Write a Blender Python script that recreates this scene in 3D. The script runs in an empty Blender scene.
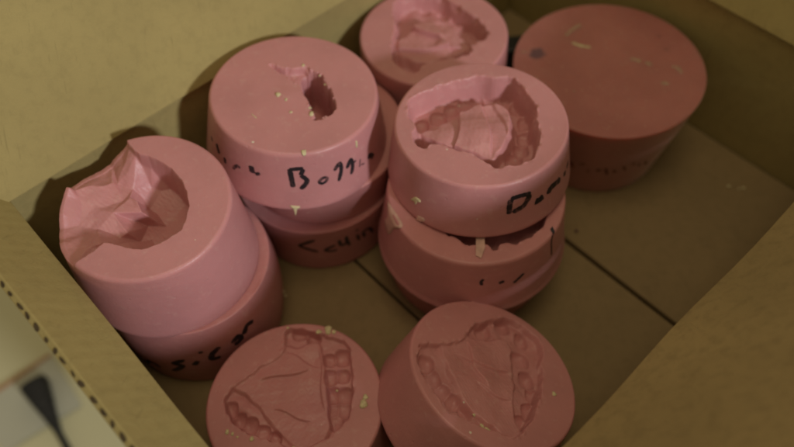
import bpy, bmesh, math, random
import numpy as np
from mathutils import Matrix, Vector

# ------------------------------------------------------------------ camera, world, light, exposure
S = bpy.context.scene
COL = S.collection
PITCH, ROLL, YAW = math.radians(55.232), math.radians(-1.018), math.radians(42.44)
CAM_H = 0.384                                   # height of the lens above the bottom of the box
fw = Vector((0, math.cos(PITCH), -math.sin(PITCH)))
rt0 = Vector((1, 0, 0)); up0 = rt0.cross(fw)
rt = math.cos(ROLL)*rt0 + math.sin(ROLL)*up0
up = -math.sin(ROLL)*rt0 + math.cos(ROLL)*up0
cd = bpy.data.cameras.new("camera"); cam = bpy.data.objects.new("camera", cd); COL.objects.link(cam)
cam.matrix_world = Matrix(((rt.x, up.x, -fw.x, 0), (rt.y, up.y, -fw.y, 0), (rt.z, up.z, -fw.z, CAM_H), (0, 0, 0, 1)))
cd.sensor_width = 36; cd.lens = 752.87/794*36
cd.clip_start = 0.01; cd.clip_end = 50
cd.dof.use_dof = True; cd.dof.focus_distance = 0.335; cd.dof.aperture_fstop = 4.6
S.camera = cam

w = bpy.data.worlds.new("World"); S.world = w; w.use_nodes = True
bg = w.node_tree.nodes["Background"]; bg.inputs[0].default_value = (1, .86, .60, 1); bg.inputs[1].default_value = 0.23

def lamp(name, loc, target, size, power, color):
    d = bpy.data.lights.new(name, 'AREA'); d.shape = 'DISK'; d.size = size; d.energy = power; d.color = color
    o = bpy.data.objects.new(name, d); COL.objects.link(o); o.location = loc
    o.rotation_euler = (Vector(target) - Vector(loc)).to_track_quat('-Z', 'Y').to_euler()
    return o
KEY_EL, KEY_AZ = math.radians(28), math.radians(-47)
kd = 1.5; ctr = Vector((0.0, 0.24, 0.09))
lamp("key_lamp", ctr + kd*Vector((math.cos(KEY_EL)*math.cos(KEY_AZ), math.cos(KEY_EL)*math.sin(KEY_AZ), math.sin(KEY_EL))), ctr, 0.12, 12.3, (.95, .965, 1.0))
lamp("ceiling_lamp", (0.0, 0.05, 1.55), (0, .2, 0.05), 0.7, 4.0, (1, .83, .54))

S.view_settings.view_transform = 'Standard'; S.view_settings.look = 'None'
S.view_settings.exposure = 0; S.view_settings.gamma = 1
S.cycles.use_denoising = True
S.cycles.filter_width = 1.9
S.cycles.max_bounces = 10; S.cycles.diffuse_bounces = 6

# ------------------------------------------------------------------ materials (all procedural)
def new_mat(name):
    m = bpy.data.materials.new(name); m.use_nodes = True
    nt = m.node_tree; b = nt.nodes["Principled BSDF"]
    return m, nt, b
def node(nt, kind, **kw):
    n = nt.nodes.new(kind)
    for k, v in kw.items():
        if k in n.inputs: n.inputs[k].default_value = v
        else: setattr(n, k, v)
    return n
def mixc(nt, fac, a, b):
    n = nt.nodes.new("ShaderNodeMix"); n.data_type = 'RGBA'
    if hasattr(fac, 'node'): nt.links.new(fac, n.inputs[0])
    else: n.inputs[0].default_value = fac
    for i, v in ((6, a), (7, b)):
        if hasattr(v, 'node'): nt.links.new(v, n.inputs[i])
        else: n.inputs[i].default_value = (*v, 1)
    return n.outputs[2]
def ramp(nt, src, lo, hi):
    r = nt.nodes.new("ShaderNodeMapRange"); r.inputs[1].default_value = lo; r.inputs[2].default_value = hi
    r.interpolation_type = 'SMOOTHSTEP'
    nt.links.new(src, r.inputs[0]); return r.outputs[0]
def noise(nt, co, scale, detail=3, rough=.55):
    n = node(nt, "ShaderNodeTexNoise", Scale=scale, Detail=detail, Roughness=rough)
    nt.links.new(co, n.inputs["Vector"]); return n.outputs["Fac"]
def bump(nt, b, height, strength, dist):
    n = node(nt, "ShaderNodeBump", Strength=strength, Distance=dist)
    nt.links.new(height, n.inputs["Height"]); nt.links.new(n.outputs[0], b.inputs["Normal"])

def silicone(name, base, dust=(.66, .42, .36), rough=.36, sss=.14, dust_amt=.22):
    m, nt, b = new_mat(name)
    co = nt.nodes.new("ShaderNodeTexCoord").outputs["Object"]
    n1 = noise(nt, co, 34, 4, .6); n2 = noise(nt, co, 260, 3); n3 = noise(nt, co, 1500, 2)
    dark = tuple(c*.90 for c in base)
    c = mixc(nt, ramp(nt, n1, .35, .68), base, dark)
    f = nt.nodes.new("ShaderNodeMath"); f.operation = 'MULTIPLY'; f.inputs[1].default_value = dust_amt
    nt.links.new(ramp(nt, n2, .56, .74), f.inputs[0])
    c = mixc(nt, f.outputs[0], c, dust)
    vo = node(nt, "ShaderNodeTexVoronoi", Scale=230); nt.links.new(co, vo.inputs["Vector"])
    sp = nt.nodes.new("ShaderNodeSeparateColor"); nt.links.new(vo.outputs["Color"], sp.inputs[0])
    g1 = nt.nodes.new("ShaderNodeMath"); g1.operation = 'GREATER_THAN'; g1.inputs[1].default_value = .975; nt.links.new(sp.outputs[0], g1.inputs[0])
    rd = nt.nodes.new("ShaderNodeMath"); rd.operation = 'MULTIPLY'; rd.inputs[1].default_value = .15; nt.links.new(sp.outputs[1], rd.inputs[0])
    g2 = nt.nodes.new("ShaderNodeMath"); g2.operation = 'LESS_THAN'; nt.links.new(vo.outputs["Distance"], g2.inputs[0]); nt.links.new(rd.outputs[0], g2.inputs[1])
    g3 = nt.nodes.new("ShaderNodeMath"); g3.operation = 'MULTIPLY'; nt.links.new(g1.outputs[0], g3.inputs[0]); nt.links.new(g2.outputs[0], g3.inputs[1])
    c = mixc(nt, g3.outputs[0], c, (.72, .62, .5))
    nt.links.new(c, b.inputs["Base Color"])
    rr = nt.nodes.new("ShaderNodeMapRange"); rr.inputs[3].default_value = rough-.08; rr.inputs[4].default_value = rough+.16
    nt.links.new(n1, rr.inputs[0]); nt.links.new(rr.outputs[0], b.inputs["Roughness"])
    b.inputs["Subsurface Weight"].default_value = sss
    b.inputs["Subsurface Radius"].default_value = (1, .42, .35); b.inputs["Subsurface Scale"].default_value = .004
    b.inputs["Specular IOR Level"].default_value = .38
    ad = nt.nodes.new("ShaderNodeMath"); ad.operation = 'ADD'
    nt.links.new(n2, ad.inputs[0]); nt.links.new(n3, ad.inputs[1])
    mp = nt.nodes.new("ShaderNodeMapping"); mp.inputs["Scale"].default_value = (.12, .12, 1); nt.links.new(co, mp.inputs[0])
    bands = noise(nt, mp.outputs[0], 330, 3, .6)
    v2 = node(nt, "ShaderNodeTexVoronoi", Scale=310); nt.links.new(co, v2.inputs["Vector"])
    s2 = nt.nodes.new("ShaderNodeSeparateColor"); nt.links.new(v2.outputs["Color"], s2.inputs[0])
    pit = nt.nodes.new("ShaderNodeMath"); pit.operation = 'GREATER_THAN'; pit.inputs[1].default_value = .93; nt.links.new(s2.outputs[2], pit.inputs[0])
    pd = ramp(nt, v2.outputs["Distance"], .26, .10)
    pm = nt.nodes.new("ShaderNodeMath"); pm.operation = 'MULTIPLY'; nt.links.new(pit.outputs[0], pm.inputs[0]); nt.links.new(pd, pm.inputs[1])
    a2 = nt.nodes.new("ShaderNodeMath"); a2.operation = 'MULTIPLY_ADD'; a2.inputs[1].default_value = -2.2
    nt.links.new(pm.outputs[0], a2.inputs[0]); nt.links.new(ad.outputs[0], a2.inputs[2])
    a3 = nt.nodes.new("ShaderNodeMath"); a3.operation = 'MULTIPLY_ADD'; a3.inputs[1].default_value = 1.3
    nt.links.new(bands, a3.inputs[0]); nt.links.new(a2.outputs[0], a3.inputs[2])
    bump(nt, b, a3.outputs[0], .24, .0004)
    return m
M_PINK = silicone("pink_silicone", (.57, .252, .25))
M_PINK_SHADED = silicone("shaded_pink_silicone", (.545, .232, .225))  # lower and front molds: pink darkened for the shade they stand in
M_PINK_DEEP_SHADE = silicone("deep_shade_pink_silicone", (.50, .205, .188))  # foot of the middle stack: deeper shade put into the pink

def wax():
    m, nt, b = new_mat("red_wax_silicone")
    co = nt.nodes.new("ShaderNodeTexCoord").outputs["Object"]
    n1 = noise(nt, co, 26, 4); n2 = noise(nt, co, 120, 3)
    c = mixc(nt, ramp(nt, n1, .3, .7), (.455, .170, .148), (.375, .130, .112))
    # purple ink smudge and two faint spots on the top face
    for (x, y, r, k, col) in ((-.0412, .0136, .0075, .75, (.07, .045, .075)), (.0356, .0241, .0035, .35, (.09, .04, .05)), (.0375, .0107, .003, .35, (.09, .04, .05))):
        d = nt.nodes.new("ShaderNodeVectorMath"); d.operation = 'DISTANCE'
        d.inputs[1].default_value = (x, y, .0675); nt.links.new(co, d.inputs[0])
        a = nt.nodes.new("ShaderNodeMath"); a.operation = 'MULTIPLY_ADD'; a.inputs[1].default_value = .018; nt.links.new(n2, a.inputs[0])
        nt.links.new(d.outputs["Value"], a.inputs[2])
        g = nt.nodes.new("ShaderNodeMapRange"); g.interpolation_type = 'SMOOTHSTEP'
        g.inputs[1].default_value = r+.009; g.inputs[2].default_value = r*.3+.009; g.inputs[3].default_value = 0; g.inputs[4].default_value = k
        nt.links.new(a.outputs[0], g.inputs[0]); c = mixc(nt, g.outputs[0], c, col)
    nt.links.new(c, b.inputs["Base Color"])
    sc = noise(nt, co, 420, 2, .7)
    c = mixc(nt, ramp(nt, sc, .60, .80), c, (.50, .27, .2))
    nt.links.new(c, b.inputs["Base Color"])
    b.inputs["Sheen Weight"].default_value = .4; b.inputs["Sheen Roughness"].default_value = .45; b.inputs["Sheen Tint"].default_value = (1, .8, .66, 1)
    b.inputs["Roughness"].default_value = .42; b.inputs["Subsurface Weight"].default_value = .6
    b.inputs["Subsurface Radius"].default_value = (1, .32, .22); b.inputs["Subsurface Scale"].default_value = .016
    bump(nt, b, n2, .2, .0006)
    return m
M_WAX = wax()

def kraft(name, base, contrast=.08, fine=.26, flute=None, flecks=False):
    m, nt, b = new_mat(name)
    co = nt.nodes.new("ShaderNodeTexCoord").outputs["Object"]
    n1 = noise(nt, co, 9, 4, .6); n2 = noise(nt, co, 170, 4, .65); n3 = noise(nt, co, 900, 3, .6)
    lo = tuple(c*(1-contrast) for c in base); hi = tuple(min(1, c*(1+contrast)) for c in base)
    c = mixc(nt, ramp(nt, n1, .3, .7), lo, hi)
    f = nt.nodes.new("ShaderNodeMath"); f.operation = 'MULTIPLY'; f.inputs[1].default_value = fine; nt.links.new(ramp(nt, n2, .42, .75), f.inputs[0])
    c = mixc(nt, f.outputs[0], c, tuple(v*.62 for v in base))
    nt.links.new(c, b.inputs["Base Color"])
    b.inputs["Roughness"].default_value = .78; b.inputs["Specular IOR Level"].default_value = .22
    ad = nt.nodes.new("ShaderNodeMath"); ad.operation = 'ADD'; nt.links.new(n2, ad.inputs[0]); nt.links.new(n3, ad.inputs[1])
    hgt = ad.outputs[0]
    # long pulp fibres
    mp = nt.nodes.new("ShaderNodeMapping"); mp.inputs["Rotation"].default_value = (0, 0, -YAW if flute != 'v' else -YAW+math.pi/2)
    mp.inputs["Scale"].default_value = (1, .10, .10); nt.links.new(co, mp.inputs[0])
    fib = noise(nt, mp.outputs[0], 700, 3, .6)
    c = mixc(nt, ramp(nt, fib, .60, .80), c, tuple(v*.80 for v in base))
    if flute:                                        # the corrugation shows faintly through the liner
        dv = nt.nodes.new("ShaderNodeVectorMath"); dv.operation = 'DOT_PRODUCT'
        a = YAW if flute == 'u' else YAW+math.pi/2
        dv.inputs[1].default_value = (math.cos(a), math.sin(a), 0); nt.links.new(co, dv.inputs[0])
        w1 = nt.nodes.new("ShaderNodeMath"); w1.operation = 'MULTIPLY'; w1.inputs[1].default_value = 2*math.pi/.0066; nt.links.new(dv.outputs["Value"], w1.inputs[0])
        w2 = nt.nodes.new("ShaderNodeMath"); w2.operation = 'SINE'; nt.links.new(w1.outputs[0], w2.inputs[0])
        w3 = nt.nodes.new("ShaderNodeMath"); w3.operation = 'MULTIPLY'; nt.links.new(w2.outputs[0], w3.inputs[0]); nt.links.new(n1, w3.inputs[1])
        w4 = nt.nodes.new("ShaderNodeMath"); w4.operation = 'MULTIPLY_ADD'; w4.inputs[1].default_value = .30; nt.links.new(w3.outputs[0], w4.inputs[0]); nt.links.new(hgt, w4.inputs[2])
        hgt = w4.outputs[0]
    if flecks:
        vo = node(nt, "ShaderNodeTexVoronoi", Scale=150); nt.links.new(co, vo.inputs["Vector"])
        sp = nt.nodes.new("ShaderNodeSeparateColor"); nt.links.new(vo.outputs["Color"], sp.inputs[0])
        g1 = nt.nodes.new("ShaderNodeMath"); g1.operation = 'GREATER_THAN'; g1.inputs[1].default_value = .96; nt.links.new(sp.outputs[0], g1.inputs[0])
        g2 = ramp(nt, vo.outputs["Distance"], .12, .05)
        g3 = nt.nodes.new("ShaderNodeMath"); g3.operation = 'MULTIPLY'; nt.links.new(g1.outputs[0], g3.inputs[0]); nt.links.new(g2, g3.inputs[1])
        c = mixc(nt, g3.outputs[0], c, (.5, .42, .27))
        sc = noise(nt, co, 22, 5, .7); c = mixc(nt, ramp(nt, sc, .56, .72), c, tuple(v*.84 for v in base))
    nt.links.new(c, b.inputs["Base Color"])
    bump(nt, b, hgt, .3, .0006)
    return m
M_KRAFT = kraft("kraft_card", (.362, .286, .113), flute='u')
M_KRAFT_V = kraft("kraft_card_side", (.362, .286, .113), flute='v')
M_KRAFT_F = kraft("kraft_card_flecked", (.36, .262, .116), .12, .5, flute='u')
M_BOTTOM = kraft("bottom_board", (.25, .176, .086), flecks=True)  # same card as the walls, shade of the box floor put into its colour

def plain(name, col, rough=.6, var=.12, scale=60, spec=.3, sss=0):
    m, nt, b = new_mat(name)
    co = nt.nodes.new("ShaderNodeTexCoord").outputs["Object"]
    n = noise(nt, co, scale, 4)
    nt.links.new(mixc(nt, ramp(nt, n, .3, .7), tuple(c*(1-var) for c in col), tuple(min(1, c*(1+var)) for c in col)), b.inputs["Base Color"])
    b.inputs["Roughness"].default_value = rough; b.inputs["Specular IOR Level"].default_value = spec
    bump(nt, b, n, .1, .001)
    return m
M_INK, _nt, _b = new_mat("marker_ink")
_co = _nt.nodes.new("ShaderNodeTexCoord").outputs["Object"]
_n = noise(_nt, _co, 520, 4, .65); _l = noise(_nt, _co, 95, 2)
_s = _nt.nodes.new("ShaderNodeMath"); _s.operation = 'MULTIPLY_ADD'; _s.inputs[1].default_value = .55; _nt.links.new(_l, _s.inputs[0]); _nt.links.new(_n, _s.inputs[2])
_nt.links.new(mixc(_nt, ramp(_nt, _s.outputs[0], .78, 1.02), (.018, .014, .018), (.20, .085, .088)), _b.inputs["Base Color"])
_b.inputs["Roughness"].default_value = .5
M_INK_FADED = plain("faded_marker_ink", (.11, .048, .054), .55, .3, 900)
M_PLASTER = plain("yellowish_plaster", (.60, .52, .30), .7, .15, 800)
M_PLASTER_DIM = plain("dusty_fleck", (.42, .26, .18), .7, .15, 500)
M_FLASH = plain("pale_silicone_flash", (.58, .36, .29), .5, .12, 300)
M_FLOOR = plain("pale_floor", (.60, .56, .34), .5, .05, 4)
M_WOOD = plain("table_wood", (.22, .13, .06), .5, .3, 12)
M_PAPER = plain("grey_plastic_sheet", (.48, .47, .36), .4, .04, 8)
M_RED = plain("reddish_border", (.42, .25, .14), .5, .1, 30)
M_BLACK = plain("black_rubber", (.02, .02, .02), .45, .2, 80)

# ------------------------------------------------------------------ mesh helpers
def link_mesh(name, verts, faces, mat, parent=None, smooth=True):
    me = bpy.data.meshes.new(name); me.from_pydata([tuple(map(float, v)) for v in verts], [], faces); me.update()
    if smooth: me.polygons.foreach_set("use_smooth", [True]*len(me.polygons))
    me.materials.append(mat)
    o = bpy.data.objects.new(name, me); COL.objects.link(o)
    if parent: o.parent = parent
    return o
def tag(o, label=None, cat=None, group=None, kind=None):
    if label: o["label"] = label
    if cat: o["category"] = cat
    if group: o["group"] = group
    if kind: o["kind"] = kind
    return o
def smooth01(x): x = np.clip(x, 0, 1); return x*x*(3-2*x)
def sdf_poly(px, py, poly):                       # signed distance, positive inside
    P = np.array(poly, float); Q = np.roll(P, -1, 0)
    d2 = np.full(px.shape, 1e9); ins = np.zeros(px.shape, bool)
    for (ax, ay), (bx, by) in zip(P, Q):
        ex, ey = bx-ax, by-ay; wx, wy = px-ax, py-ay
        t = np.clip((wx*ex+wy*ey)/(ex*ex+ey*ey+1e-12), 0, 1)
        d2 = np.minimum(d2, (wx-ex*t)**2+(wy-ey*t)**2)
        c = ((ay > py) != (by > py))
        with np.errstate(divide='ignore', invalid='ignore'):
            xi = ax+(py-ay)*ex/np.where(abs(ey) < 1e-12, 1e-12, ey)
        ins ^= c & (px < xi)
    d = np.sqrt(d2); return np.where(ins, d, -d)
def wob(x, y, scale, seed, n=9):                   # smooth pseudo noise about -1..1, feature size ~scale
    r = np.random.RandomState(seed); x = np.asarray(x, float); y = np.asarray(y, float); s = np.zeros_like(x)
    for i in range(n):
        a = r.rand()*2*np.pi; k = 2*np.pi/scale*(.6+.9*r.rand()); s += np.sin(k*(x*np.cos(a)+y*np.sin(a))+r.rand()*6.28)
    return s/np.sqrt(n)
def facet(x, y, scale, seed, n=4):                 # creased, chipped planes
    r = np.random.RandomState(seed); x = np.asarray(x, float); y = np.asarray(y, float); s = np.zeros_like(x)
    wx = x+wob(x, y, scale*2.2, seed+5)*scale*.22; wy = y+wob(x, y, scale*2.2, seed+6)*scale*.22
    for i in range(n):
        a = r.rand()*np.pi*2; t = (wx*np.cos(a)+wy*np.sin(a))/(scale*(.7+.8*r.rand()))+r.rand()
        s += 2*np.abs(2*(t-np.floor(t+.5)))-1
    return s/n

# ------------------------------------------------------------------ impressions (height fields in mm over the top face)
def closed(poly, n=5): return catmull([poly[-1]]+list(poly)+[poly[0], poly[1]], n)[n:-n-1]
def catmull(P, n=8):
    if len(P) < 3:
        return [tuple(P[0][k]+(P[1][k]-P[0][k])*i/n for k in range(2)) for i in range(n+1)]
    Q = [P[0]]+list(P)+[P[-1]]; out = []
    for i in range(1, len(Q)-2):
        p0, p1, p2, p3 = Q[i-1:i+3]
        for s in range(n):
            t = s/n
            out.append(tuple(.5*((2*p1[k])+(-p0[k]+p2[k])*t+(2*p0[k]-5*p1[k]+4*p2[k]-p3[k])*t*t+(-p0[k]+3*p1[k]-3*p2[k]+p3[k])*t**3) for k in range(2)))
    out.append(tuple(P[-1])); return out
def ragged(sd, x, y, seed, amt):                   # a torn lip: uneven only right at the edge, the wall below stays smooth
    return sd+amt*(.75*wob(x, y, 6.5, seed)+.22*wob(x, y, 3.2, seed+1))*np.exp(-(sd/.9)**2)
def relief_arch(spec, depth=11, wall=3.0, pal_depth=4, pal_w=4.5, tooth=3.2, tooth_r=3.2, seed=1, fold=.5, jag=.5, facets=.6, pal_fn=None, creases=()):
    out = closed(spec['out']); pal = closed(spec['pal']) if 'pal' in spec else None
    teeth = spec.get('teeth', [])
    def f(x, y):
        sd0 = sdf_poly(x, y, out)
        sd = ragged(sd0, x, y, seed, jag)
        scal = np.zeros_like(sd)
        if teeth:
            dt = np.full(x.shape, 1e9)
            for i, (tx, ty) in enumerate(teeth):
                rr = tooth_r*(.9+.25*((i*37) % 10)/10)
                dt = np.minimum(dt, (np.abs((x-tx)/rr)**2.8+np.abs((y-ty)/(rr*1.12))**2.8)**(1/2.8))
            scal = np.clip(1-dt**3, 0, 1)**.6
            # the gum wall bulges between the teeth
            sd = sd+np.where(sd0 > .6, .9*np.exp(-((dt-1.5)/.7)**2)*smooth01((sd0-.6)/2)*smooth01((6-sd0)/3), 0)
        ins = smooth01(sd/wall*.9)
        h = -depth*(.22*smooth01(sd/(.22*wall))+.78*smooth01(sd/wall)**1.15)
        h += ins*(wob(x, y, 15, seed+4)*.6+facet(x, y, 17, seed+7, 3)*facets+wob(x, y, 5, seed+8)*.10)
        h -= tooth*scal*ins
        if pal is not None:
            sp = sdf_poly(x, y, pal)+wob(x, y, 9, seed+11)*.4
            p = smooth01((sp+pal_w*.55)/pal_w)
            hp = -pal_depth+(pal_fn(x, y) if pal_fn else 0)+fold*(facet(x, y, 34, seed+20, 3)+.5*wob(x, y, 20, seed+21)+.08*wob(x, y, 5, seed+22))
            for (ax, ay), (bx, by), step, cw in creases:      # torn folds: a step across a line that dies out at its ends
                L = math.hypot(bx-ax, by-ay); ux, uy = (bx-ax)/L, (by-ay)/L
                al = ((x-ax)*ux+(y-ay)*uy)/L; pe = -(x-ax)*uy+(y-ay)*ux+1.1*np.sin(al*4+seed)
                win = smooth01((al+.25)/.3)*smooth01((1.25-al)/.3)
                hp = hp+step*win*(smooth01(pe/cw+.5)-.5)*np.exp(-np.abs(pe)/9)*2
            hp = np.minimum(hp, 0)*smooth01(sd/1.2)
            h = np.where(sd > 0, h*(1-p)+np.maximum(h, hp)*p, h)
        h += .035*wob(x, y, 1.8, seed+30)*ins
        lip = .22*np.exp(-(sd/.9)**2)*wob(x, y, 5, seed+31)
        return np.where(sd > -3, h+lip, 0)+.05*wob(x, y, 24, seed+40)
    return f
def relief_hole(spec):
    out = closed(spec['out']); deep = closed(spec['deep'])
    def f(x, y):
        sd0 = sdf_poly(x, y, out); dd0 = sdf_poly(x, y, deep)
        sd = ragged(sd0, x, y, 3, .6); dd = ragged(dd0, x, y, 7, 1.0)+.5*wob(x, y, 2.2, 17)*np.exp(-(dd0/1.0)**2)
        h = -4.2*smooth01((sd+.3)/2.2)-24*smooth01((dd+.9)/1.7)
        h += smooth01(sd/1.5)*(facet(x, y, 9, 9, 3)*.45+wob(x, y, 3, 10)*.10)
        h += .40*np.exp(-(sd/.8)**2)*np.maximum(0, wob(x, y, 3.2, 12))
        # ragged shelf of leftover film along the near lip
        h += 3.5*np.exp(-(((x-11)/2.6)**2+((y+14)/2.2)**2))*smooth01((dd+1)/1.5)
        h += .5*np.exp(-(((x+2)/6)**2+((y+2)/7)**2))-.25*np.exp(-(((x-1)/4)**2+((y-4)/3)**2))
        return h+.05*wob(x, y, 22, 13)
    return f
def relief_broken(spec):
    from mathutils.geometry import delaunay_2d_cdt
    C = [tuple(c) for c in spec['ctl']]
    far = [(90*math.cos(a), 90*math.sin(a)) for a in np.linspace(0, 2*np.pi, 16, endpoint=False)]
    for p in far:                                    # carry the outermost heights outward
        q = min(C, key=lambda c: (c[0]-p[0]*.42)**2+(c[1]-p[1]*.42)**2); C.append((p[0], p[1], q[2]))
    vs, _, tris, ov = delaunay_2d_cdt([Vector(c[:2]) for c in C], [], [], 0, 1e-4)[:4]
    H = [C[o[0]][2] for o in ov]
    out = spec['out']
    def f(x, y):
        sd0 = sdf_poly(x, y, out); sd = ragged(sd0, x, y, 50, .18)
        wx = x+.5*wob(x, y, 13, 61); wy = y+.5*wob(x, y, 13, 62)
        hh = np.full(x.shape, -9.0)
        for a, b, c in tris:
            (x1, y1), (x2, y2), (x3, y3) = vs[a], vs[b], vs[c]
            dn = (y2-y3)*(x1-x3)+(x3-x2)*(y1-y3)
            if abs(dn) < 1e-9: continue
            l1 = ((y2-y3)*(wx-x3)+(x3-x2)*(wy-y3))/dn; l2 = ((y3-y1)*(wx-x3)+(x1-x3)*(wy-y3))/dn; l3 = 1-l1-l2
            k = (l1 >= -1e-6) & (l2 >= -1e-6) & (l3 >= -1e-6)
            hh = np.where(k, l1*H[a]+l2*H[b]+l3*H[c], hh)
        hh = hh+.35*facet(x, y, 13, 64, 3)+.05*wob(x, y, 2.4, 65)
        hh = np.minimum(hh, -.8)
        wl = 1.0+.9*smooth01((x+8)/8)
        return hh*smooth01(sd/wl)+.05*wob(x, y, 24, 66)
    return f

# ------------------------------------------------------------------ a mould: one body, its own writing and crumbs as parts
class Mould: pass
def surf_r(m, th, d):                             # wall radius in mm at angle th (rad), depth d (mm) below the top
    r = m.rt+(m.rb-m.rt)*d/m.h
    r = r+m.bulge*np.sin(np.pi*np.clip(d/m.h, 0, 1))
    return r+.12*np.sin(3*th+m.seed)+.08*np.sin(5*th+2*m.seed+d*.08)
def make_mould(pose, mat, label, relief=None, seed=1, rings=120, seg=384, bevel=1.5, bulge=0., lip=0., open_bottom=True):
    (cx, cy, cz), (nx, ny), rt_, rb_, h_ = pose
    m = Mould(); m.rt, m.rb, m.h, m.seed, m.bulge = rt_*1000, rb_*1000, h_*1000, seed, bulge
    n = Vector((nx, ny, 1)).normalized(); q = Vector((0, 0, 1)).rotation_difference(n)
    th = np.linspace(0, 2*np.pi, seg, endpoint=False)
    if relief is None: rings = 26
    rf = surf_r(m, th, 0)-bevel*.75
    # top face
    fr = (np.arange(1, rings+1)/rings)
    X = np.outer(fr, rf*np.cos(th)); Y = np.outer(fr, rf*np.sin(th))
    Z = relief(X, Y) if relief else .06*wob(X, Y, 22, seed)+.03*wob(X, Y, 7, seed+1)
    edge = Z[-1]
    V = [(0, 0, float((relief(np.zeros(1), np.zeros(1)) if relief else np.zeros(1))[0])+m.h)]
    loops = [np.stack([X[i], Y[i], Z[i]+m.h], 1) for i in range(rings)]
    # rounded shoulder, wall, rounded foot
    prof = []
    for a in np.linspace(12, 90, 7):
        a = math.radians(a); prof.append((bevel*(1-math.sin(a))*.75, bevel*(1-math.cos(a))))
    ds = list(np.linspace(bevel, m.h-1.0, 26))
    for off, d in prof:
        r = surf_r(m, th, d)-off; z = np.minimum(m.h-d+np.minimum(0, edge*0), m.h-d)
        loops.append(np.stack([r*np.cos(th), r*np.sin(th), z], 1))
    for d in ds[1:]:
        r = surf_r(m, th, d)
        if lip: r = r+lip*np.exp(-((m.h-d)/2.2)**2)
        loops.append(np.stack([r*np.cos(th), r*np.sin(th), np.full(seg, m.h-d)], 1))
    for off, z in ((.3, .4), (1.0, 0.02), (6, 0), (m.rb*.6, 0)):
        r = surf_r(m, th, m.h-z)+lip-off; loops.append(np.stack([r*np.cos(th), r*np.sin(th), np.full(seg, z)], 1))
    # where the impression breaks through the rim the wall stops at the broken edge
    low = np.minimum(0, edge+.3)
    if low.min() < -1:
        for k in range(rings, len(loops)):
            L = loops[k]; L[:, 2] = np.minimum(L[:, 2], m.h+np.where(low < -.5, low-.05*(k-rings), 0))
            L[:, 2] = np.maximum(L[:, 2], 0)
    for L in loops: V.extend(map(tuple, L))
    V.append((0, 0, 0))
    F = [(0, 1+j, 1+(j+1) % seg) for j in range(seg)]
    for i in range(len(loops)-1):
        a = 1+i*seg; b = a+seg
        F.extend((a+j, b+j, b+(j+1) % seg, a+(j+1) % seg) for j in range(seg))
    a = 1+(len(loops)-1)*seg; F.extend((len(V)-1, a+(j+1) % seg, a+j) for j in range(seg))
    o = link_mesh("silicone_mold", [(x/1000, y/1000, z/1000) for x, y, z in V], F, mat)
    o.rotation_mode = 'QUATERNION'; o.rotation_quaternion = q
    o.location = Vector((cx, cy, cz))-h_*n
    tag(o, label, "mold", "pink silicone molds in the cardboard box")
    m.o = o; m.relief = relief
    return m
def on_wall(m, deg, d, lift=.12):
    t = math.radians(deg); dd = max(d, -1.0)
    if dd < 1.5:                                   # follow the rounded shoulder
        r = float(surf_r(m, t, 0))+lift-.35*max(0, 1.0-dd)**2; z = m.h-max(dd, .15)+.1
        if dd < 0: r -= -dd*1.0+.3; z = m.h+lift
    else: r = float(surf_r(m, t, dd))+lift; z = m.h-dd
    return Vector((r*math.cos(t), r*math.sin(t), z))/1000
def write_on(m, strokes, mat=None, name="marker_writing", label=None, seed=0):
    """felt pen strokes lying on the wall: (width mm, [(angle deg, depth mm), ...])"""
    rnd = random.Random(seed); V = []; F = []
    for k, (wd, P) in enumerate(strokes):
        C = catmull(P); R = m.rt*math.pi/180; lift = .10+.012*(k % 5)
        pts = [(a*R, d) for a, d in C]; N = len(pts); base = len(V)
        for i, (u, v) in enumerate(pts):
            a = pts[max(0, i-1)]; b = pts[min(N-1, i+1)]
            tx, ty = b[0]-a[0], b[1]-a[1]; L = math.hypot(tx, ty) or 1
            tx, ty = tx/L, ty/L
            e = i/(N-1); cap = min(1, .45+6*min(e, 1-e))
            ww = wd*.74*cap*(.9+.22*rnd.random())
            for s in (-1, -.34, .34, 1):
                x, y = u-ty*ww*s, v+tx*ww*s
                V.append(on_wall(m, x/R, y, lift))
        for i in range(N-1):
            for s in range(3):
                a = base+i*4+s; F.append((a, a+1, a+5, a+4))
    o = link_mesh(name, V, F, mat or M_INK, m.o)
    if label: o["label"] = label
    return o
def wall_patch(m, poly, mat, name, thick=.5, label=None):
    """thin scrap of stuff clinging to the wall"""
    n = len(poly); c = (sum(p[0] for p in poly)/n, sum(p[1] for p in poly)/n)
    V = []; F = []
    P = catmull(list(poly)+[poly[0]], 4)[:-1]; N = len(P)
    for f_, l in ((1.0, .02), (.96, thick*.8), (.6, thick), (.25, thick*1.05)):
        for p in P: V.append(on_wall(m, c[0]+(p[0]-c[0])*f_, c[1]+(p[1]-c[1])*f_, l))
    V.append(on_wall(m, c[0], c[1], thick*1.05))
    for k in range(3):
        for i in range(N): F.append((k*N+i, k*N+(i+1) % N, (k+1)*N+(i+1) % N, (k+1)*N+i))
    for i in range(N): F.append((3*N+i, 3*N+(i+1) % N, 4*N))
    o = link_mesh(name, V, F, mat, m.o)
    if label: o["label"] = label
    return o
def blob(V, F, c, r, seed, flat=.6):
    rnd = random.Random(seed); bm = bmesh.new(); bmesh.ops.create_icosphere(bm, subdivisions=2, radius=1)
    b = len(V); ph = [rnd.random()*6 for _ in range(3)]
    for v in bm.verts:
        k = 1+.22*math.sin(3*v.co.x+ph[0])+.18*math.sin(4*v.co.y+ph[1])
        V.append(Vector(c)+Vector((v.co.x*r*k, v.co.y*r*k*.9, v.co.z*r*flat)))
    for f in bm.faces: F.append(tuple(b+v.index for v in f.verts))
    bm.free()
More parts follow.
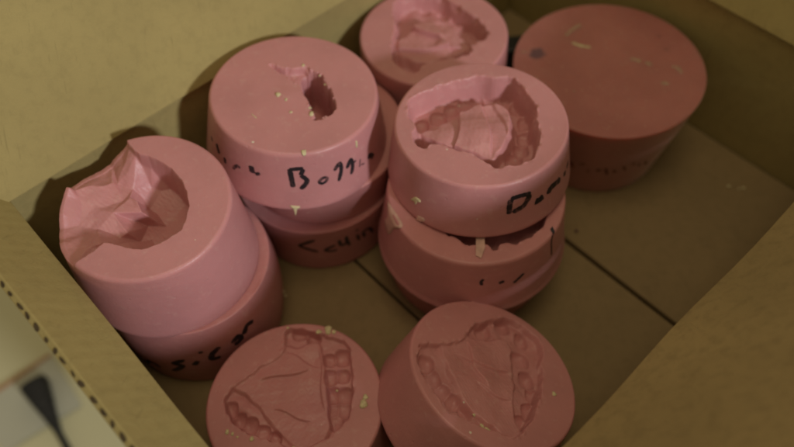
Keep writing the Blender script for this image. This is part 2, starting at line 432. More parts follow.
def specks(m, pts, mat=None, name="plaster_speck"):
    for i, (x, y, r) in enumerate(pts):
        z = m.h+(float(m.relief(np.array([x]), np.array([y]))[0]) if m.relief else 0)
        V = []; F = []; blob(V, F, (x/1000, y/1000, z/1000), r/1000, i+7, .5); link_mesh(name, V, F, mat or M_PLASTER, m.o)
def top_streak(m, P, w_, mat, name, seed=0):
    rnd = random.Random(seed); V = []; F = []
    C = catmull(P, 6); N = len(C)
    for i, (x, y) in enumerate(C):
        a = C[max(0, i-1)]; b = C[min(N-1, i+1)]; tx, ty = b[0]-a[0], b[1]-a[1]; L = math.hypot(tx, ty) or 1
        e = i/(N-1); ww = w_*.5*min(1, .3+4*min(e, 1-e))*(.7+.6*rnd.random())
        for s, z in ((-1, .02), (-.5, .3), (.5, .3), (1, .02)):
            V.append(Vector((x-ty/L*ww*s, y+tx/L*ww*s, m.h+z))/1000)
    for i in range(N-1):
        for s in range(3): a = i*4+s; F.append((a, a+1, a+5, a+4))
    link_mesh(name, V, F, mat, m.o)
def slab(name, origin, ex, ey, ez, lx, ly, lz, mat, parent=None, bevel=.0006, cuts=0, warp=0, seed=0, taper=0):
    """a sheet: origin corner, axes ex/ey/ez with lengths lx/ly/lz; rounded edges, slightly uneven"""
    nx = max(1, cuts); V = []; F = []
    bm = bmesh.new()
    ny = nx
    idx = {}
    for k in (0, 1):
        for i in range(nx+1):
            for j in range(ny+1):
                x, y = lx*i/nx, ly*j/ny*(1+taper*i/nx)
                dz = warp*float(wob(np.array([x*1000.]), np.array([y*1000.]), 130, seed)[0]) if warp else 0
                idx[k, i, j] = bm.verts.new(origin+ex*x+ey*y+ez*(lz*k+dz))
    for i in range(nx):
        for j in range(ny):
            bm.faces.new((idx[1, i, j], idx[1, i+1, j], idx[1, i+1, j+1], idx[1, i, j+1]))
            bm.faces.new((idx[0, i, j], idx[0, i, j+1], idx[0, i+1, j+1], idx[0, i+1, j]))
    for i in range(nx):
        bm.faces.new((idx[0, i, 0], idx[0, i+1, 0], idx[1, i+1, 0], idx[1, i, 0])); bm.faces.new((idx[0, i+1, ny], idx[0, i, ny], idx[1, i, ny], idx[1, i+1, ny]))
    for j in range(ny):
        bm.faces.new((idx[0, 0, j+1], idx[0, 0, j], idx[1, 0, j], idx[1, 0, j+1])); bm.faces.new((idx[0, nx, j], idx[0, nx, j+1], idx[1, nx, j+1], idx[1, nx, j]))
    bmesh.ops.recalc_face_normals(bm, faces=bm.faces)
    if bevel:
        ed = [e for e in bm.edges if len(e.link_faces) == 2 and e.calc_face_angle(0) > .9]
        bmesh.ops.bevel(bm, geom=ed, offset=bevel, segments=2, affect='EDGES', profile=.5)
    me = bpy.data.meshes.new(name); bm.to_mesh(me); bm.free()
    me.materials.append(mat)
    o = bpy.data.objects.new(name, me); COL.objects.link(o)
    if parent: o.parent = parent
    return o

# ------------------------------------------------------------------ setting: floor far below, table under the box
def U3(u, v, z): return Vector((u*math.cos(YAW)-v*math.sin(YAW), u*math.sin(YAW)+v*math.cos(YAW), z))
EU = Vector((math.cos(YAW), math.sin(YAW), 0)); EV = Vector((-math.sin(YAW), math.cos(YAW), 0)); EZ = Vector((0, 0, 1))
U0, U1, V0, V1 = .008, .3815, .0247, .285       # inside of the box
T = .0036                                        # thickness of the board
ZC, ZR = .096, .0905                             # creases: front/left/back walls, right wall
FLOOR_Z = -.30
fl = slab("floor", Vector((-3, -3, FLOOR_Z-.02)), Vector((1, 0, 0)), Vector((0, 1, 0)), EZ, 6, 6, .02, M_FLOOR, bevel=0)
tag(fl, kind="structure")

tb = bpy.data.objects.new("table", None); COL.objects.link(tb)
tb.location = U3(.21, .15, FLOOR_Z)
tag(tb, "low wooden table standing under the cardboard box", "table")
def tpart(name, *a):
    o = slab(name, *a); o.parent = tb; o.matrix_parent_inverse = Matrix.Translation(-tb.location); return o
tpart("table_top", U3(.05, .04, -.0355), EU, EV, EZ, .30, .22, .025, M_WOOD)
for (u, v) in ((.06, .05), (.31, .05), (.06, .22), (.31, .22)):
    tpart("leg", U3(u, v, FLOOR_Z+.001), EU, EV, EZ, .03, .03, -FLOOR_Z-.0365-.001, M_WOOD)

# ------------------------------------------------------------------ the cardboard box
box = bpy.data.objects.new("cardboard_box", None); COL.objects.link(box)
tag(box, "open brown cardboard box with its flaps spread, holding all the pink molds", "box")
zb = -.0075
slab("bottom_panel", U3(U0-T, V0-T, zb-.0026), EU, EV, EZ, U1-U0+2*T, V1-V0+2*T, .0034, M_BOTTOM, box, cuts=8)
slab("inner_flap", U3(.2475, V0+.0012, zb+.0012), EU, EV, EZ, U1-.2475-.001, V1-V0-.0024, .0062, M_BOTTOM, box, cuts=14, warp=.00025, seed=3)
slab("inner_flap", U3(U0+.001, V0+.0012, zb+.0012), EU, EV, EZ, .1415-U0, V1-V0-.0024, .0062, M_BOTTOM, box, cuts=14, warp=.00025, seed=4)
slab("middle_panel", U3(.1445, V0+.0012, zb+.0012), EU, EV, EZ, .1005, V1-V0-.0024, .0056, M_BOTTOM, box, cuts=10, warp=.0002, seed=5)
slab("side_wall", U3(U0-T, V1, zb+.001), EU, EV, EZ, U1-U0+2*T, T, ZC-zb-.001, M_KRAFT, box)
slab("side_wall", U3(U0-T, V0-T, zb+.001), EU, EV, EZ, U1-U0+2*T, T, ZC-zb-.001, M_KRAFT, box)
slab("side_wall", U3(U0-T, V0+.0003, zb+.001), EU, EV, EZ, T, V1-V0-.0006, ZC-zb-.001, M_KRAFT_V, box)
slab("side_wall", U3(U1, V0+.0003, zb+.001), EU, EV, EZ, T, V1-V0-.0006, ZR-zb-.001, M_KRAFT_V, box)
def flap(o, along, out, tilt, length, width, mat, seed=0, warp=.0008, taper=0):
    t = math.radians(tilt); d = out*math.cos(t)+EZ*math.sin(t); nn = (EZ*math.cos(t)-out*math.sin(t))
    f = slab("flap", o, along, d, nn, length, width, T, mat, box, cuts=24, warp=warp, seed=seed, taper=taper)
    return f, d, nn
flap(U3(U0-.002, V1+.0004, ZC+.0006), EU, EV, 62, U1-U0+.004, .135, M_KRAFT, 11)          # back, standing
flap(U3(U1+.0004, V0, ZR+.0006), EV, EU, 58, V1-V0, .13, M_KRAFT_V, 12)                    # right, standing
flap(U3(U0, V0-.0004, ZC+.0006-.001), EU, -EV, 53, U1-U0, .085, M_KRAFT_F, 13, taper=1.0)            # front right, leaning out; unseen outer edge tapered to shape the key shadow
LF, LT, LTAP = .0288, 52, .30
f, d, nn = flap(U3(U0-.0004, V0+.001, ZC-.0006), EV, -EU, LT, V1-V0-.002, LF, M_KRAFT_V, 14, .0003, LTAP)   # short left one
# corrugation showing in the cut edge of the short flap: flat dark patches painted as the shade inside the flutes
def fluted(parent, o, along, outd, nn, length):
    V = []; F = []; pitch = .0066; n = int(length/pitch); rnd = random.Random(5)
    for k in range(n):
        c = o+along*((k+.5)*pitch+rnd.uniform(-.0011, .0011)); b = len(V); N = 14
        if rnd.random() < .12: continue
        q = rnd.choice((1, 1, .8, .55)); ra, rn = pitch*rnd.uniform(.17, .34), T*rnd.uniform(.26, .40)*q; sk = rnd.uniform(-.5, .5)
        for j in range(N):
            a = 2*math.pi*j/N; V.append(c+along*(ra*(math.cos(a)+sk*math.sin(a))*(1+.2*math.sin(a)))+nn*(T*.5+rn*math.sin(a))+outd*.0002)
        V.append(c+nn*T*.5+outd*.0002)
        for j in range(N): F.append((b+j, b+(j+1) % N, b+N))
    return link_mesh("flute_shade", V, F, M_FLUTE_SHADE, parent, False)
M_FLUTE_SHADE = plain("flute_shadow_board", (.075, .052, .026), .9, .2, 300)
_e = EV*(V1-V0-.002)+d*LF*LTAP
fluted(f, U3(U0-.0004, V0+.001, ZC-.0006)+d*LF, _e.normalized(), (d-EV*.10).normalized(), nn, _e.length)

# ------------------------------------------------------------------ baked outlines (mm on each mold's own top face or wall)
SHAPES = {'backleft': {'chip': [(-91.2, 32.4), (-85.2, 33.1), (-87.0, 34.8), (-88.2, 39.3), (-89.1, 34.8)],
              'deep': [(5.0, 14.4), (11.9, 13.2), (16.6, 4.6), (19.8, -4.3), (20.8, -11.3), (18.4, -14.9), (13.3, -18.2), (10.5, -11.7), (7.4, -4.7), (4.2, 1.4), (3.5, 9.3)],
              'dots': [(-7.8, -3.0), (-3.7, -6.4), (-0.6, -14.7), (8.1, -9.7), (3.7, 19.1), (15.6, -14.1), (-17.0, -19.5), (-19.8, -16.6), (-15.6, -21.5)],
              'drip': [(-81.3, -2.7), (-78.4, -2.1), (-78.6, 0.1), (-80.2, 1.3), (-81.5, -0.3)],
              'drip2': [(-42.8, 3.6), (-41.6, 4.6), (-42.3, 7.8), (-43.4, 7.4)],
              'out': [(-14.7, 19.3), (-10.7, 18.5), (-4.0, 16.5), (4.0, 18.2), (7.9, 14.9), (12.2, 12.8), (16.6, 4.6), (19.8, -4.3), (20.8, -11.3), (17.5, -14.4), (13.3, -18.8),
                      (10.3, -19.3), (10.9, -14.3), (8.0, -11.8), (8.0, -6.5), (4.6, -0.9), (3.5, 4.1), (-0.1, 6.2), (-4.9, 10.8), (-10.4, 14.4)]},
 'bc': {'out': [(-20.0, 34.3), (-23.9, 21.7), (-22.8, 9.2), (-24.9, -8.7), (-24.1, -22.1), (-17.1, -30.4), (-11.4, -32.5), (-6.0, -26.0), (7.1, -22.5), (20.1, -19.1), (22.2, -11.9),
                (32.4, -3.3), (29.0, 8.0), (22.3, 17.7), (15.2, 25.6), (6.0, 34.8), (-7.9, 37.9)],
        'pal': [(-22.7, -1.1), (-17.9, 4.6), (-11.6, 12.0), (-4.6, 15.0), (3.7, 15.6), (10.5, 13.1), (16.1, 4.5), (20.4, -1.8), (21.1, -10.7), (7.5, -17.0), (-5.9, -20.6), (-15.0, -17.2),
                (-22.2, -10.1)],
        'teeth': [(-4.0, 32.5), (7.1, 27.5), (15.2, 22.7), (21.8, 15.9), (26.8, 9.4)]},
 'bl': {'out': [(-34.4, 2.3), (-30.7, 8.5), (-22.4, 14.7), (-17.7, 19.8), (-15.1, 20.5), (-7.8, 27.2), (-7.5, 38.1), (0.3, 39.6), (9.4, 36.6), (16.6, 34.3), (24.2, 30.8), (26.7, 21.2),
                (28.0, 4.7), (26.5, -5.9), (21.6, -13.8), (13.6, -19.5), (7.2, -22.4), (-0.9, -22.6), (-7.7, -19.2), (-14.4, -17.4), (-24.7, -13.0), (-30.5, -8.3), (-32.8, -3.0)],
        'pal': [(-27.3, 6.6), (-32.1, 9.9), (-24.1, 17.9), (-19.7, 23.5), (-15.9, 24.6), (-8.8, 30.2), (-1.2, 29.7), (9.3, 32.2), (12.4, 22.9), (15.0, 6.1), (16.0, -4.6), (17.3, -11.5),
                (15.2, -16.6), (10.1, -22.5), (1.9, -22.3), (-3.0, -17.9), (-10.5, -10.1), (-20.9, 2.3)],
        'teeth': [(15.4, 22.8), (21.9, 24.0), (16.3, 13.3), (22.5, 14.2), (17.6, 4.2), (23.6, 4.1), (18.2, -3.0), (23.5, -3.4), (19.7, -9.1), (-31.2, -2.1), (-26.2, -7.4), (-20.9, -10.4),
                  (-14.7, -14.0), (-8.9, -16.8), (-0.2, 38.7), (7.2, 35.6)]},
 'br': {'out': [(-38.2, 5.5), (-34.9, 9.2), (-24.9, 11.3), (-15.3, 15.9), (-8.4, 25.6), (-2.2, 29.2), (11.6, 35.8), (19.9, 32.1), (28.5, 25.1), (29.3, 17.6), (26.2, 8.6), (26.3, 3.4),
                (22.3, -9.2), (17.4, -19.4), (10.0, -29.7), (4.8, -34.3), (-2.7, -32.9), (-11.0, -31.6), (-19.0, -28.6), (-27.0, -25.6), (-32.4, -17.2), (-38.1, -9.1), (-39.6, -1.7)],
        'pal': [(-26.4, 9.1), (-24.0, 15.0), (-13.5, 20.2), (-4.3, 18.4), (10.1, 21.9), (11.2, 10.7), (9.4, -5.7), (7.1, -23.0), (9.3, -28.4), (6.3, -33.4), (-1.1, -31.8), (-5.5, -29.0),
                (-12.0, -24.4), (-16.6, -20.2), (-21.1, -7.6)],
        'teeth': [(20.0, 24.7), (17.1, 12.3), (18.4, 0.8), (20.5, -7.9), (17.1, -17.4), (11.4, -24.4), (-33.5, 0.0), (-31.2, -7.8), (-27.5, -14.1), (-22.5, -18.7), (-16.9, -22.3),
                  (-1.2, 26.6), (10.3, 31.4)]},
 'dark': {'flecks': [[(-21.8, 27.6), (-14.6, 35.2), (-10.4, 37.1)], [(-18.5, 21.7), (-13.5, 18.6), (-7.8, 16.8)], [(14.5, 5.9), (20.1, 2.8)], [(22.2, 2.0), (26.0, -0.2)],
                     [(36.8, -2.1), (40.1, -3.7), (41.9, -8.4)], [(27.9, -15.4), (32.3, -16.3)], [(-23.6, -19.0), (-22.3, -19.7)], [(-11.9, -36.8), (-10.9, -39.0)],
                     [(-50.2, 15.1), (-45.9, 14.9)]],
          'stain': [(-41.2, 13.6), (35.6, 24.1), (37.5, 10.7)]},
 'left': {'ctl': [(-15.8, 39.7, -1.5), (-13.5, 35.9, -3), (-8.6, 30.8, -4), (-19.6, 36.7, -8), (-25.1, 33.4, -14), (-30.0, 29.6, -15), (-34.5, 24.5, -13), (-38.2, 21.9, -11),
                  (-39.2, 17.9, -7), (-37.2, 12.1, -2), (-38.6, 6.8, -4), (-39.6, -0.2, -5), (-41.1, -7.3, -8), (-18.5, 19.1, -13), (-12.2, 17.9, -14), (-3.2, 24.6, -11), (-3.2, 28.9, -4),
                  (-20.5, 18.9, -11), (-11.6, 11.0, -12), (-10.5, 11.5, -15), (-26.7, 4.5, -10.5), (-17.3, 1.6, -10.5), (-33.1, 8.4, -8), (-35.6, 12.3, -6), (-7.2, 9.5, -11.5),
                  (-5.1, 3.4, -12.5), (-10.4, -6.8, -14), (-14.8, 10.2, -13), (-0.1, 20.6, -20), (-4.5, 20.8, -18), (10.0, 12.6, -24), (3.6, 3.1, -25), (-5.2, 2.6, -24), (3.4, 26.3, -13),
                  (9.5, 23.5, -20), (-4.6, 12.2, -23), (-33.4, -26.9, -4), (-39.0, -14.2, -8), (-40.6, -9.3, -9.5), (-32.8, -3.8, -11.5), (-24.3, -5.9, -12.5), (-13.3, -8.5, -15),
                  (-10.6, -7.7, -18), (-17.7, -17.5, -5), (-22.1, -21.7, -4.5), (-26.1, -28.0, -3), (-13.8, -16.3, -9), (-6.5, -7.1, -23), (-1.2, -5.4, -24)],
          'out': [(-15.4, 40.1), (-12.3, 34.3), (-6.8, 28.3), (-1.8, 27.4), (4.7, 23.7), (10.0, 19.9), (15.6, 13.4), (18.8, 6.9), (21.1, -1.4), (20.4, -9.5), (19.3, -14.2), (10.7, -21.0),
                  (2.8, -24.0), (-4.4, -22.9), (-10.1, -20.8), (-14.2, -20.2), (-19.0, -25.2), (-25.0, -30.2), (-27.6, -43.4), (-49.1, -28.6), (-57.1, 13.9), (-40.1, 55.7), (-20.5, 50.4)]},
 'mid': {'curl': [(-140.7, 23.2), (-137.2, 19.3), (-133.6, 18.9), (-132.4, 20.0), (-134.9, 20.9), (-136.1, 23.8), (-137.6, 22.6)],
         'curl2': [(-133.7, 29.9), (-128.9, 29.1), (-128.6, 31.4), (-134.3, 33.4)],
         'out': [(-33.6, -7.1), (-32.0, -2.0), (-35.3, 4.6), (-35.6, 11.7), (-33.3, 17.9), (-26.1, 22.7), (-16.9, 27.1), (-6.3, 30.2), (2.9, 32.5), (10.5, 30.4), (18.3, 30.3), (22.2, 25.1),
                 (25.7, 16.0), (28.8, 8.9), (27.2, -0.1), (28.0, -10.4), (25.5, -20.1), (21.7, -27.1), (15.6, -29.4), (9.6, -30.4), (4.8, -31.2), (-0.1, -26.7), (-5.6, -21.9),
                 (-13.2, -18.9), (-23.2, -13.7), (-27.3, -17.1), (-32.1, -14.3)],
         'pal': [(-30.8, -1.2), (-22.5, 2.3), (-16.4, 6.1), (-7.4, 12.9), (1.9, 17.3), (10.9, 17.1), (15.5, 11.9), (16.5, 2.0), (13.7, -8.1), (8.9, -16.2), (3.5, -22.4), (-5.1, -17.4),
                 (-14.0, -13.6), (-24.8, -7.9)],
         'teeth': [(-28.7, 10.6), (-20.1, 15.0), (-12.7, 20.2), (-5.9, 23.0), (1.2, 25.3), (8.3, 28.1), (16.3, 29.1), (21.8, 19.4), (24.4, 8.3), (22.5, -2.2), (19.8, -9.7), (15.4, -16.1)]},
 'midlow': {'out': [(-16.6, -25.2), (-13.9, -28.6), (-10.9, -30.5), (-6.2, -34.7), (-1.8, -33.3), (3.1, -33.7), (4.8, -35.7), (5.6, -37.6), (7.7, -37.2), (9.2, -34.3), (13.7, -32.9),
                    (17.3, -33.7), (22.5, -31.2), (26.8, -28.3), (30.8, -24.3), (34.2, -17.8), (33.8, 0.1), (17.2, 15.5), (1.2, 15.9), (-12.6, 6.1)],
            'strip': [(-2.1, -28.9), (1.9, -28.9), (1.6, -36.3), (-0.7, -42.1), (-3.2, -40.6)],
            'tape': [(-157.8, 0.7), (-151.9, -6.3), (-151.2, -2.3), (-153.9, 4.1), (-157.1, 15.5), (-170.5, 24.4), (-165.0, 12.3)]}}
INK = {'backleft': [(1.66, [(-89.9, 8.6), (-89.1, 14.1), (-88.4, 20.2)]), (1.54, [(-90.0, 9.0), (-85.6, 8.6), (-81.3, 8.5)]), (1.42, [(-81.3, 8.9), (-83.2, 12.7)]),
              (1.54, [(-83.2, 12.7), (-79.6, 16.7), (-83.9, 21.6)]), (1.07, [(-66.7, 17.0), (-69.6, 16.7), (-72.1, 18.4), (-70.4, 20.0), (-67.6, 19.0), (-66.7, 16.7)]),
              (1.42, [(-61.7, 14.5), (-57.6, 11.2), (-56.8, 15.2), (-59.6, 22.0)]), (1.42, [(-52.8, 16.6), (-49.2, 12.5), (-48.3, 16.8), (-50.2, 21.7)]),
              (0.71, [(-48.1, 16.0), (-45.2, 15.0)]), (0.53, [(-41.5, 16.3), (-43.1, 20.9)]), (0.53, [(-41.7, 20.0), (-38.4, 21.3)]), (1.66, [(-34.6, 19.4), (-31.2, 20.5), (-28.7, 23.6)]),
              (1.42, [(-147.7, 14.2), (-145.7, 16.7), (-144.0, 18.4)]), (1.07, [(-137.7, 17.1), (-137.0, 20.5)]), (0.95, [(-129.6, 19.8), (-126.0, 16.0), (-123.7, 16.5)]),
              (1.66, [(-115.3, 11.4), (-114.2, 15.7)]), (1.07, [(-112.3, 15.8), (-109.2, 14.3)]), (0.83, [(-157.0, 15.8), (-154.2, 17.2)])],
 'backlow': [(1.66, [(-89.4, 7.7), (-95.2, 10.8), (-100.9, 15.4), (-95.5, 18.4), (-88.8, 21.4)]), (1.43, [(-76.0, 16.5), (-81.7, 18.7), (-83.2, 20.8), (-78.3, 22.7), (-75.0, 22.0)]),
             (1.43, [(-72.8, 11.7), (-71.7, 18.2), (-67.4, 17.4), (-67.7, 9.9)]), (1.43, [(-67.3, 14.5), (-65.2, 22.0)]), (1.43, [(-59.2, 13.7), (-57.1, 21.1)]),
             (1.19, [(-59.7, 7.9), (-58.5, 9.3)]), (1.54, [(-52.1, 21.5), (-53.6, 15.0), (-48.4, 15.1), (-43.9, 23.3)])],
 'leftlow': [(1.54, [(-125.2, 44.6), (-119.3, 37.2), (-113.9, 34.4), (-110.7, 38.8)]), (1.66, [(-89.0, 22.9), (-97.0, 27.5), (-92.4, 30.1), (-101.6, 39.1)]),
             (1.54, [(-84.6, 29.8), (-81.1, 25.4)]), (1.07, [(-78.5, 17.6), (-75.6, 17.3)]), (1.66, [(-65.0, 17.8), (-71.0, 21.9), (-72.0, 26.9), (-66.8, 27.2)]),
             (1.66, [(-56.7, 20.4), (-52.5, 17.2), (-50.8, 21.0), (-55.9, 23.0)]), (1.66, [(-48.0, 19.1), (-43.8, 14.3), (-38.8, 15.5)])],
 'mid': [(1.78, [(-75.2, 9.8), (-76.0, 13.6), (-76.2, 18.9)]), (1.78, [(-75.5, 9.5), (-68.9, 9.3), (-61.5, 10.6)]), (2.01, [(-62.2, 11.0), (-64.9, 14.8), (-67.9, 16.9), (-74.1, 18.2)]),
         (2.01, [(-58.4, 17.2), (-55.4, 17.8), (-51.8, 16.9)]), (1.42, [(-46.9, 18.1), (-45.4, 15.4), (-40.0, 15.7), (-35.1, 16.0)]), (1.07, [(-35.7, 15.3), (-36.2, 18.4)]),
         (1.18, [(-28.3, 19.3), (-26.5, 16.9)]), (0.95, [(-23.8, 16.8), (-18.5, 16.7)])],
 'midlow': [(0.83, [(-33.5, -1.7), (-37.5, 0.3), (-40.1, 3.6), (-38.5, 17.4)]), (1.07, [(-88.7, 11.1), (-90.0, 13.1), (-89.3, 15.7)]), (1.43, [(-79.1, 15.5), (-75.8, 14.6)]),
            (1.19, [(-69.6, 18.3), (-66.4, 16.1), (-63.0, 13.8)]), (0.59, [(-12.3, 59.3), (-12.2, 64.0)])]}
CRUMBS = [(0.2123, 0.2905, -0.378), (0.218, 0.288, -0.378), (0.2207, 0.2888, -0.378), (-0.0672, 0.2191, -0.378), (-0.0658, 0.2165, -0.378), (0.11, 0.2582, -0.378)]
POSE = {
'left': ((-.1157, .2052, .1078), (.0129, -.06), .040, .0452, .050),
'leftlow': ((-.1095, .2075, .0565), (0, 0), .0433, .0430, .0565),
'backleft': ((-.0511, .2744, .1083), (.0622, .0129), .0425, .0490, .036),
'backmid': ((-.0430, .2805, .0725), (0, 0), .0478, .0440, .0284),
'backlow': ((-.0462, .2775, .044), (0, 0), .0470, .0428, .044),
'mid': ((.0418, .2512, .1094), (-.0369, .0408), .0425, .0475, .033),
'midlow': ((.0409, .2345, .0758), (0, 0), .0457, .0510, .0392),
'midbase': ((.0410, .2400, .0363), (0, 0), .0490, .0450, .0363),
'bl': ((-.0505, .1364, .0386), (0, 0), .0425, .046, .0386),
'br': ((.045, .1442, .0529), (.3911, .2149), .0425, .047, .036),
'bc': ((.0235, .3455, .0823), (-.03, .0089), .0438, .0455, .0823),
'dark': ((.1276, .331, .0675), (-.03, 0), .0566, .043, .0675),
}
S_ = SHAPES
# ------------------------------------------------------------------ the molds
m = make_mould(POSE['left'], M_PINK, "tall pink mold by the left box corner, its rim broken by a ragged notch", relief_broken(S_['left']), 3, 150, 440, 2.2)
top_left = m
m = make_mould(POSE['leftlow'], M_PINK_SHADED, "pink mold lettered nsicor, carrying the mold with the broken rim", None, 4, bevel=.8, bulge=2.6)
write_on(m, [(w_*1.25, p) for w_, p in INK['leftlow']], seed=1)
m = make_mould(POSE['backleft'], M_PINK, "pink mold lettered Bottom, with only a small torn hole in its flat top", relief_hole(S_['backleft']), 5, 150, 440, 2.0)
write_on(m, INK['backleft'][:8]+[(w_*1.2, p) for w_, p in INK['backleft'][10:]], seed=2)
write_on(m, INK['backleft'][8:10], M_INK_FADED, "faded_writing", seed=3)
D = S_['backleft']['dots']
specks(m, [(*D[0], 1.7), (*D[1], .9), (*D[2], .9), (*D[3], 1.2), (*D[4], 1.0), (*D[5], .9), (9.5, -15.5, 1.5), (12.3, 12.9, .7), (15.5, 6.5, .8)])
top_streak(m, D[6:8], .5, M_PLASTER, "plaster_streak", 1)
wall_patch(m, S_['backleft']['chip'], M_PLASTER, "plaster_chip", .5)
wall_patch(m, S_['backleft']['drip'], M_PLASTER, "plaster_drip", .35)
wall_patch(m, S_['backleft']['drip2'], M_PLASTER, "plaster_drip", .3)
m = make_mould(POSE['backmid'], M_PINK_SHADED, "blank pink mold sandwiched between the Bottom and Cavin molds", None, 6)
m = make_mould(POSE['backlow'], M_PINK_SHADED, "pink mold lettered Cavin standing on the box floor", None, 7, bevel=1.2)
write_on(m, INK['backlow'], seed=4)
mid_pal = lambda x, y: 2.2*np.exp(-(((x+2)/14)**2+((y+4)/9)**2))
m = make_mould(POSE['mid'], M_PINK, "pink mold lettered Domi with a deep tooth-lined arch, on top of the middle stack", relief_arch(S_['mid'], 13, 3.6, 5.0, 4, 2.6, 4.2, 21, .7, .6, .35, mid_pal, (((3, 14), (4, -14), -1.5, 1.4), ((-9, 10), (-14, -12), .9, 1.5), ((9, 15), (13, -6), .7, 2.0))), 8, 150, 440, 1.8)
write_on(m, [(w_*(1.0 if k_ < 3 else 1.25 if k_ == 3 else 1.7), p) for k_, (w_, p) in enumerate(INK['mid'])], seed=5)
wall_patch(m, S_['mid']['curl'], M_PLASTER, "plaster_chip", .4); wall_patch(m, S_['mid']['curl2'], M_FLASH, "silicone_flash", .3)
m = make_mould(POSE['midlow'], M_PINK_SHADED, "pink mold clamped under the Domi mold, dark cavity and pale strip showing in the gap", relief_arch({'out': S_['midlow']['out']}, 12, 3, seed=41), 9, 120, 400, 1.8, lip=.8)
write_on(m, INK['midlow'][:4], seed=6)
wall_patch(m, [(-172, .3), (-160, -.8), (-150, -.6), (-151, 2), (-156, 7), (-161, 17), (-171, 16), (-167, 8)], M_FLASH, "silicone_flash", .5)
sp = S_['midlow']['strip']
V = []; F = []
for z in (.15, .9):
    for x, y in sp: V.append(Vector((x, y, m.h+z))/1000)
n = len(sp); F = [tuple(range(n, 2*n)), tuple(range(n-1, -1, -1))]+[(i, (i+1) % n, n+(i+1) % n, n+i) for i in range(n)]
link_mesh("pale_strip", V, F, M_FLASH, m.o, False)
m = make_mould(POSE['midbase'], M_PINK_DEEP_SHADE, "shaded blank pink mold at the foot of the middle stack", None, 10)
m = make_mould(POSE['bl'], M_PINK_SHADED, "pink mold lying level at the front with a shallow triangular tooth impression", relief_arch(S_['bl'], 3.2, 1.3, 1.5, 2.0, 3.6, 3.8, 61, .5, .6, .25, None, (((-15, 12), (3, 17), .8, 1), ((-4, 25), (9, 20), -.7, 1.2), ((-8, -4), (6, -8), .7, .8), ((10, 24), (14, 0), .7, 1))), 11, 150, 440, 1.6)
specks(m, [(17.5, 37, 1.4), (14.5, 38.2, 2.3), (-6, 39.8, .8), (10, 37.2, 1.5), (34, 2, 1.5), (33.2, -1.5, 2.2), (-31, -14, 1.2), (-28.5, -15, .9), (-26, -16.5, .6), (-19, -17.5, 1.3), (1, -22.5, 1.4), (19.5, 8, .8)])
m = make_mould(POSE['br'], M_PINK_SHADED, "pink mold tipped to the right against its neighbour at the front of the box", relief_arch(S_['br'], 3.7, 1.5, 1.7, 2.2, 3.9, 4.4, 81, .6, .7, .25, None, (((-12, 12), (-6, -6), 1.0, 1), ((-15, 6), (6, 2), .8, 1.2), ((-8, -8), (4, -14), .7, .8))), 12, 150, 440, 1.6)
specks(m, [(-13, -24, .9), (-9, -28, 1.3), (-7, -30.5, 2.2), (-10.5, -29.5, .9), (30, -7, 1.3)])
m = make_mould(POSE['bc'], M_PINK, "pink mold with a wide open impression at the back, between the Bottom and Domi molds", relief_arch(S_['bc'], 11, 3.4, 4.2, 5, 2.0, 4, 101, .9, .8, .5, None, (((-12, 10), (2, -2), 2, 1.2), ((2, 14), (8, -8), -1.8, 1), ((-20, -8), (12, -9), 1.4, 1.2))), 13, 140, 420, 1.8)
m = make_mould(POSE['dark'], M_WAX, "large dark red upside-down mold tapering downward by the right box wall", None, 14, bevel=1.0)
for i, P in enumerate(S_['dark']['flecks']): top_streak(m, P, (2.4, 1.8, 2.6, 2.6, 2.0, 2.2, 1.2, .8, 1.0)[i], M_PLASTER_DIM if i != 1 else M_PLASTER, "plaster_fleck", i)

M_WAX_MARK = plain("old_dark_marks", (.15, .045, .036), .6, .3, 400)
_r = random.Random(9)
_st = [(1.0+.7*_r.random(), [(a_, 34+_r.uniform(-3, 3)+(a_ % 7)*.9), (a_+_r.uniform(1.5, 4), 35+_r.uniform(-3, 5)+(a_ % 7)*.9)]) for a_ in range(-118, -62, 6)]
write_on(m, _st, M_WAX_MARK, "worn_marks", seed=8)

# ------------------------------------------------------------------ crumbs on the box floor
for i, ((x, y, z), r, lb) in enumerate(zip(CRUMBS, (.0013, .0009, .0011, .0012, .0009, .0011),
        ("pale plaster crumb on the box floor nearest the right wall corner, roundest of three", "pale plaster crumb, middle of three on the bare right floor flap",
         "pale plaster crumb, rightmost of three on the bare right floor flap", "pale plaster crumb on the floor just right of the nsicor mold",
         "smaller plaster crumb on the floor right of the nsicor mold", "small dark crumb alone on the floor right of the middle stack"))):
    V = []; F = []; blob(V, F, (0, 0, 0), r, i+50, .6)
    o = link_mesh("plaster_crumb", V, F, M_PLASTER if i < 5 else M_INK_FADED); o.location = (x, y, .0006)
    tag(o, lb, "crumb", "crumbs on the box floor")

bk = slab("black_block", Vector((.068, .392, .0004)), Vector((1, .1, 0)).normalized(), Vector((-.1, 1, 0)).normalized(), EZ, .034, .016, .0235, M_BLACK, bevel=.0022)  # plain black block for an unclear dark spot
tag(bk, "small black block in the back corner beside the dark red mold", "block")

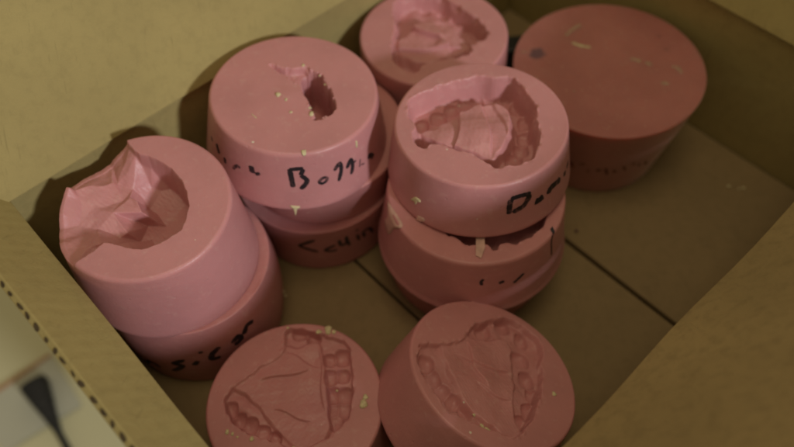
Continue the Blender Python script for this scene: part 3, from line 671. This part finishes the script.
# ------------------------------------------------------------------ things on the floor left of the box
def P0(x, y, z=0): return Vector((x, y, FLOOR_Z+z))
A, B, C_, D_ = P0(-.405, .268), P0(-.343, .322), P0(-.302, .270), P0(-.362, .226)
V = []; F = []; N = 16
for k, z in ((0, .0008), (1, .0022)):
    for i in range(N+1):
        for j in range(N+1):
            s, t = i/N, j/N
            p = (A*(1-s)+B*s)*(1-t)+(D_*(1-s)+C_*s)*t
            V.append(p+EZ*(z+.0009*math.sin(5*s+2)*math.sin(4*t+1)+.0009))
M1 = (N+1)*(N+1)
for i in range(N):
    for j in range(N):
        a = i*(N+1)+j; F.append((a, a+1, a+N+2, a+N+1)); F.append((M1+a, M1+a+N+1, M1+a+N+2, M1+a+1))
sh = link_mesh("plastic_sheet", V, F, M_PAPER)
tag(sh, "small grey plastic sheet lying on the pale floor outside the box", "sheet")
V = []; F = []
for i in range(25):
    s = i/24; p = (A*(1-s)+B*s); e = (A-D_).normalized()
    for o_, z in ((-.001, .0012), (-.001, .0042), (.003, .0042), (.003, .0012)): V.append(p+e*o_+EZ*z)
for i in range(24):
    for k in range(4): a = i*4+k; b = i*4+(k+1) % 4; F.append((a, b, b+4, a+4))
F += [(0, 1, 2, 3), (99, 98, 97, 96)]
link_mesh("border", V, F, M_RED, sh, False)
# black tapering cable end and its lead
pt, pb = P0(-.349, .290, .0125), P0(-.3155, .243, .0075)
ax = (pb-pt).normalized(); sx = ax.cross(EZ).normalized(); sz = sx.cross(ax)
V = []; F = []; L = (pb-pt).length; N = 24; rows = [(0, .80, .8), (.02, .95, .95), (.06, 1, 1)]+[(.06+.94*i/30, 1-.76*i/30, 1-.5*i/30) for i in range(1, 31)]
for (e, kw, kh) in rows:
    rib = 1-.09*(int(e*26) % 2) if e > .5 else 1
    for j in range(N):
        a = 2*math.pi*j/N; c, s = math.cos(a), math.sin(a)
        c = math.copysign(abs(c)**.6, c); s = math.copysign(abs(s)**.6, s)
        V.append(pt+ax*L*e+sx*(.0128*kw*rib*c)+sz*(.0095*kh*rib*s))
for i in range(len(rows)-1):
    for j in range(N): F.append((i*N+j, i*N+(j+1) % N, (i+1)*N+(j+1) % N, (i+1)*N+j))
F.append(tuple(range(N-1, -1, -1))); F.append(tuple((len(rows)-1)*N+j for j in range(N)))
pl = link_mesh("cable_plug", V, F, M_BLACK)
tag(pl, "black tapering rubber cable plug with its lead, on the grey plastic sheet outside the box", "plug")
cpts = [pb, pb+ax*.02+EZ*-.001, Vector((-.292, .214, FLOOR_Z+.004)), Vector((-.262, .150, FLOOR_Z+.0036)), Vector((-.25, .06, FLOOR_Z+.0036)), Vector((-.30, -.08, FLOOR_Z+.0036))]
cu = bpy.data.curves.new("lead", 'CURVE'); cu.dimensions = '3D'; cu.bevel_depth = .0031; cu.bevel_resolution = 4; cu.resolution_u = 10
spn = cu.splines.new('NURBS'); spn.points.add(len(cpts)-1); spn.use_endpoint_u = True; spn.order_u = 4
for p_, c in zip(spn.points, cpts): p_.co = (*c, 1)
tmp = bpy.data.objects.new("lead_curve", cu); COL.objects.link(tmp)
me = bpy.data.meshes.new_from_object(tmp.evaluated_get(bpy.context.evaluated_depsgraph_get())); me.name = "lead"
bpy.data.objects.remove(tmp); bpy.data.curves.remove(cu)
me.materials.clear(); me.materials.append(M_BLACK)
ld = bpy.data.objects.new("lead", me); COL.objects.link(ld); ld.parent = pl
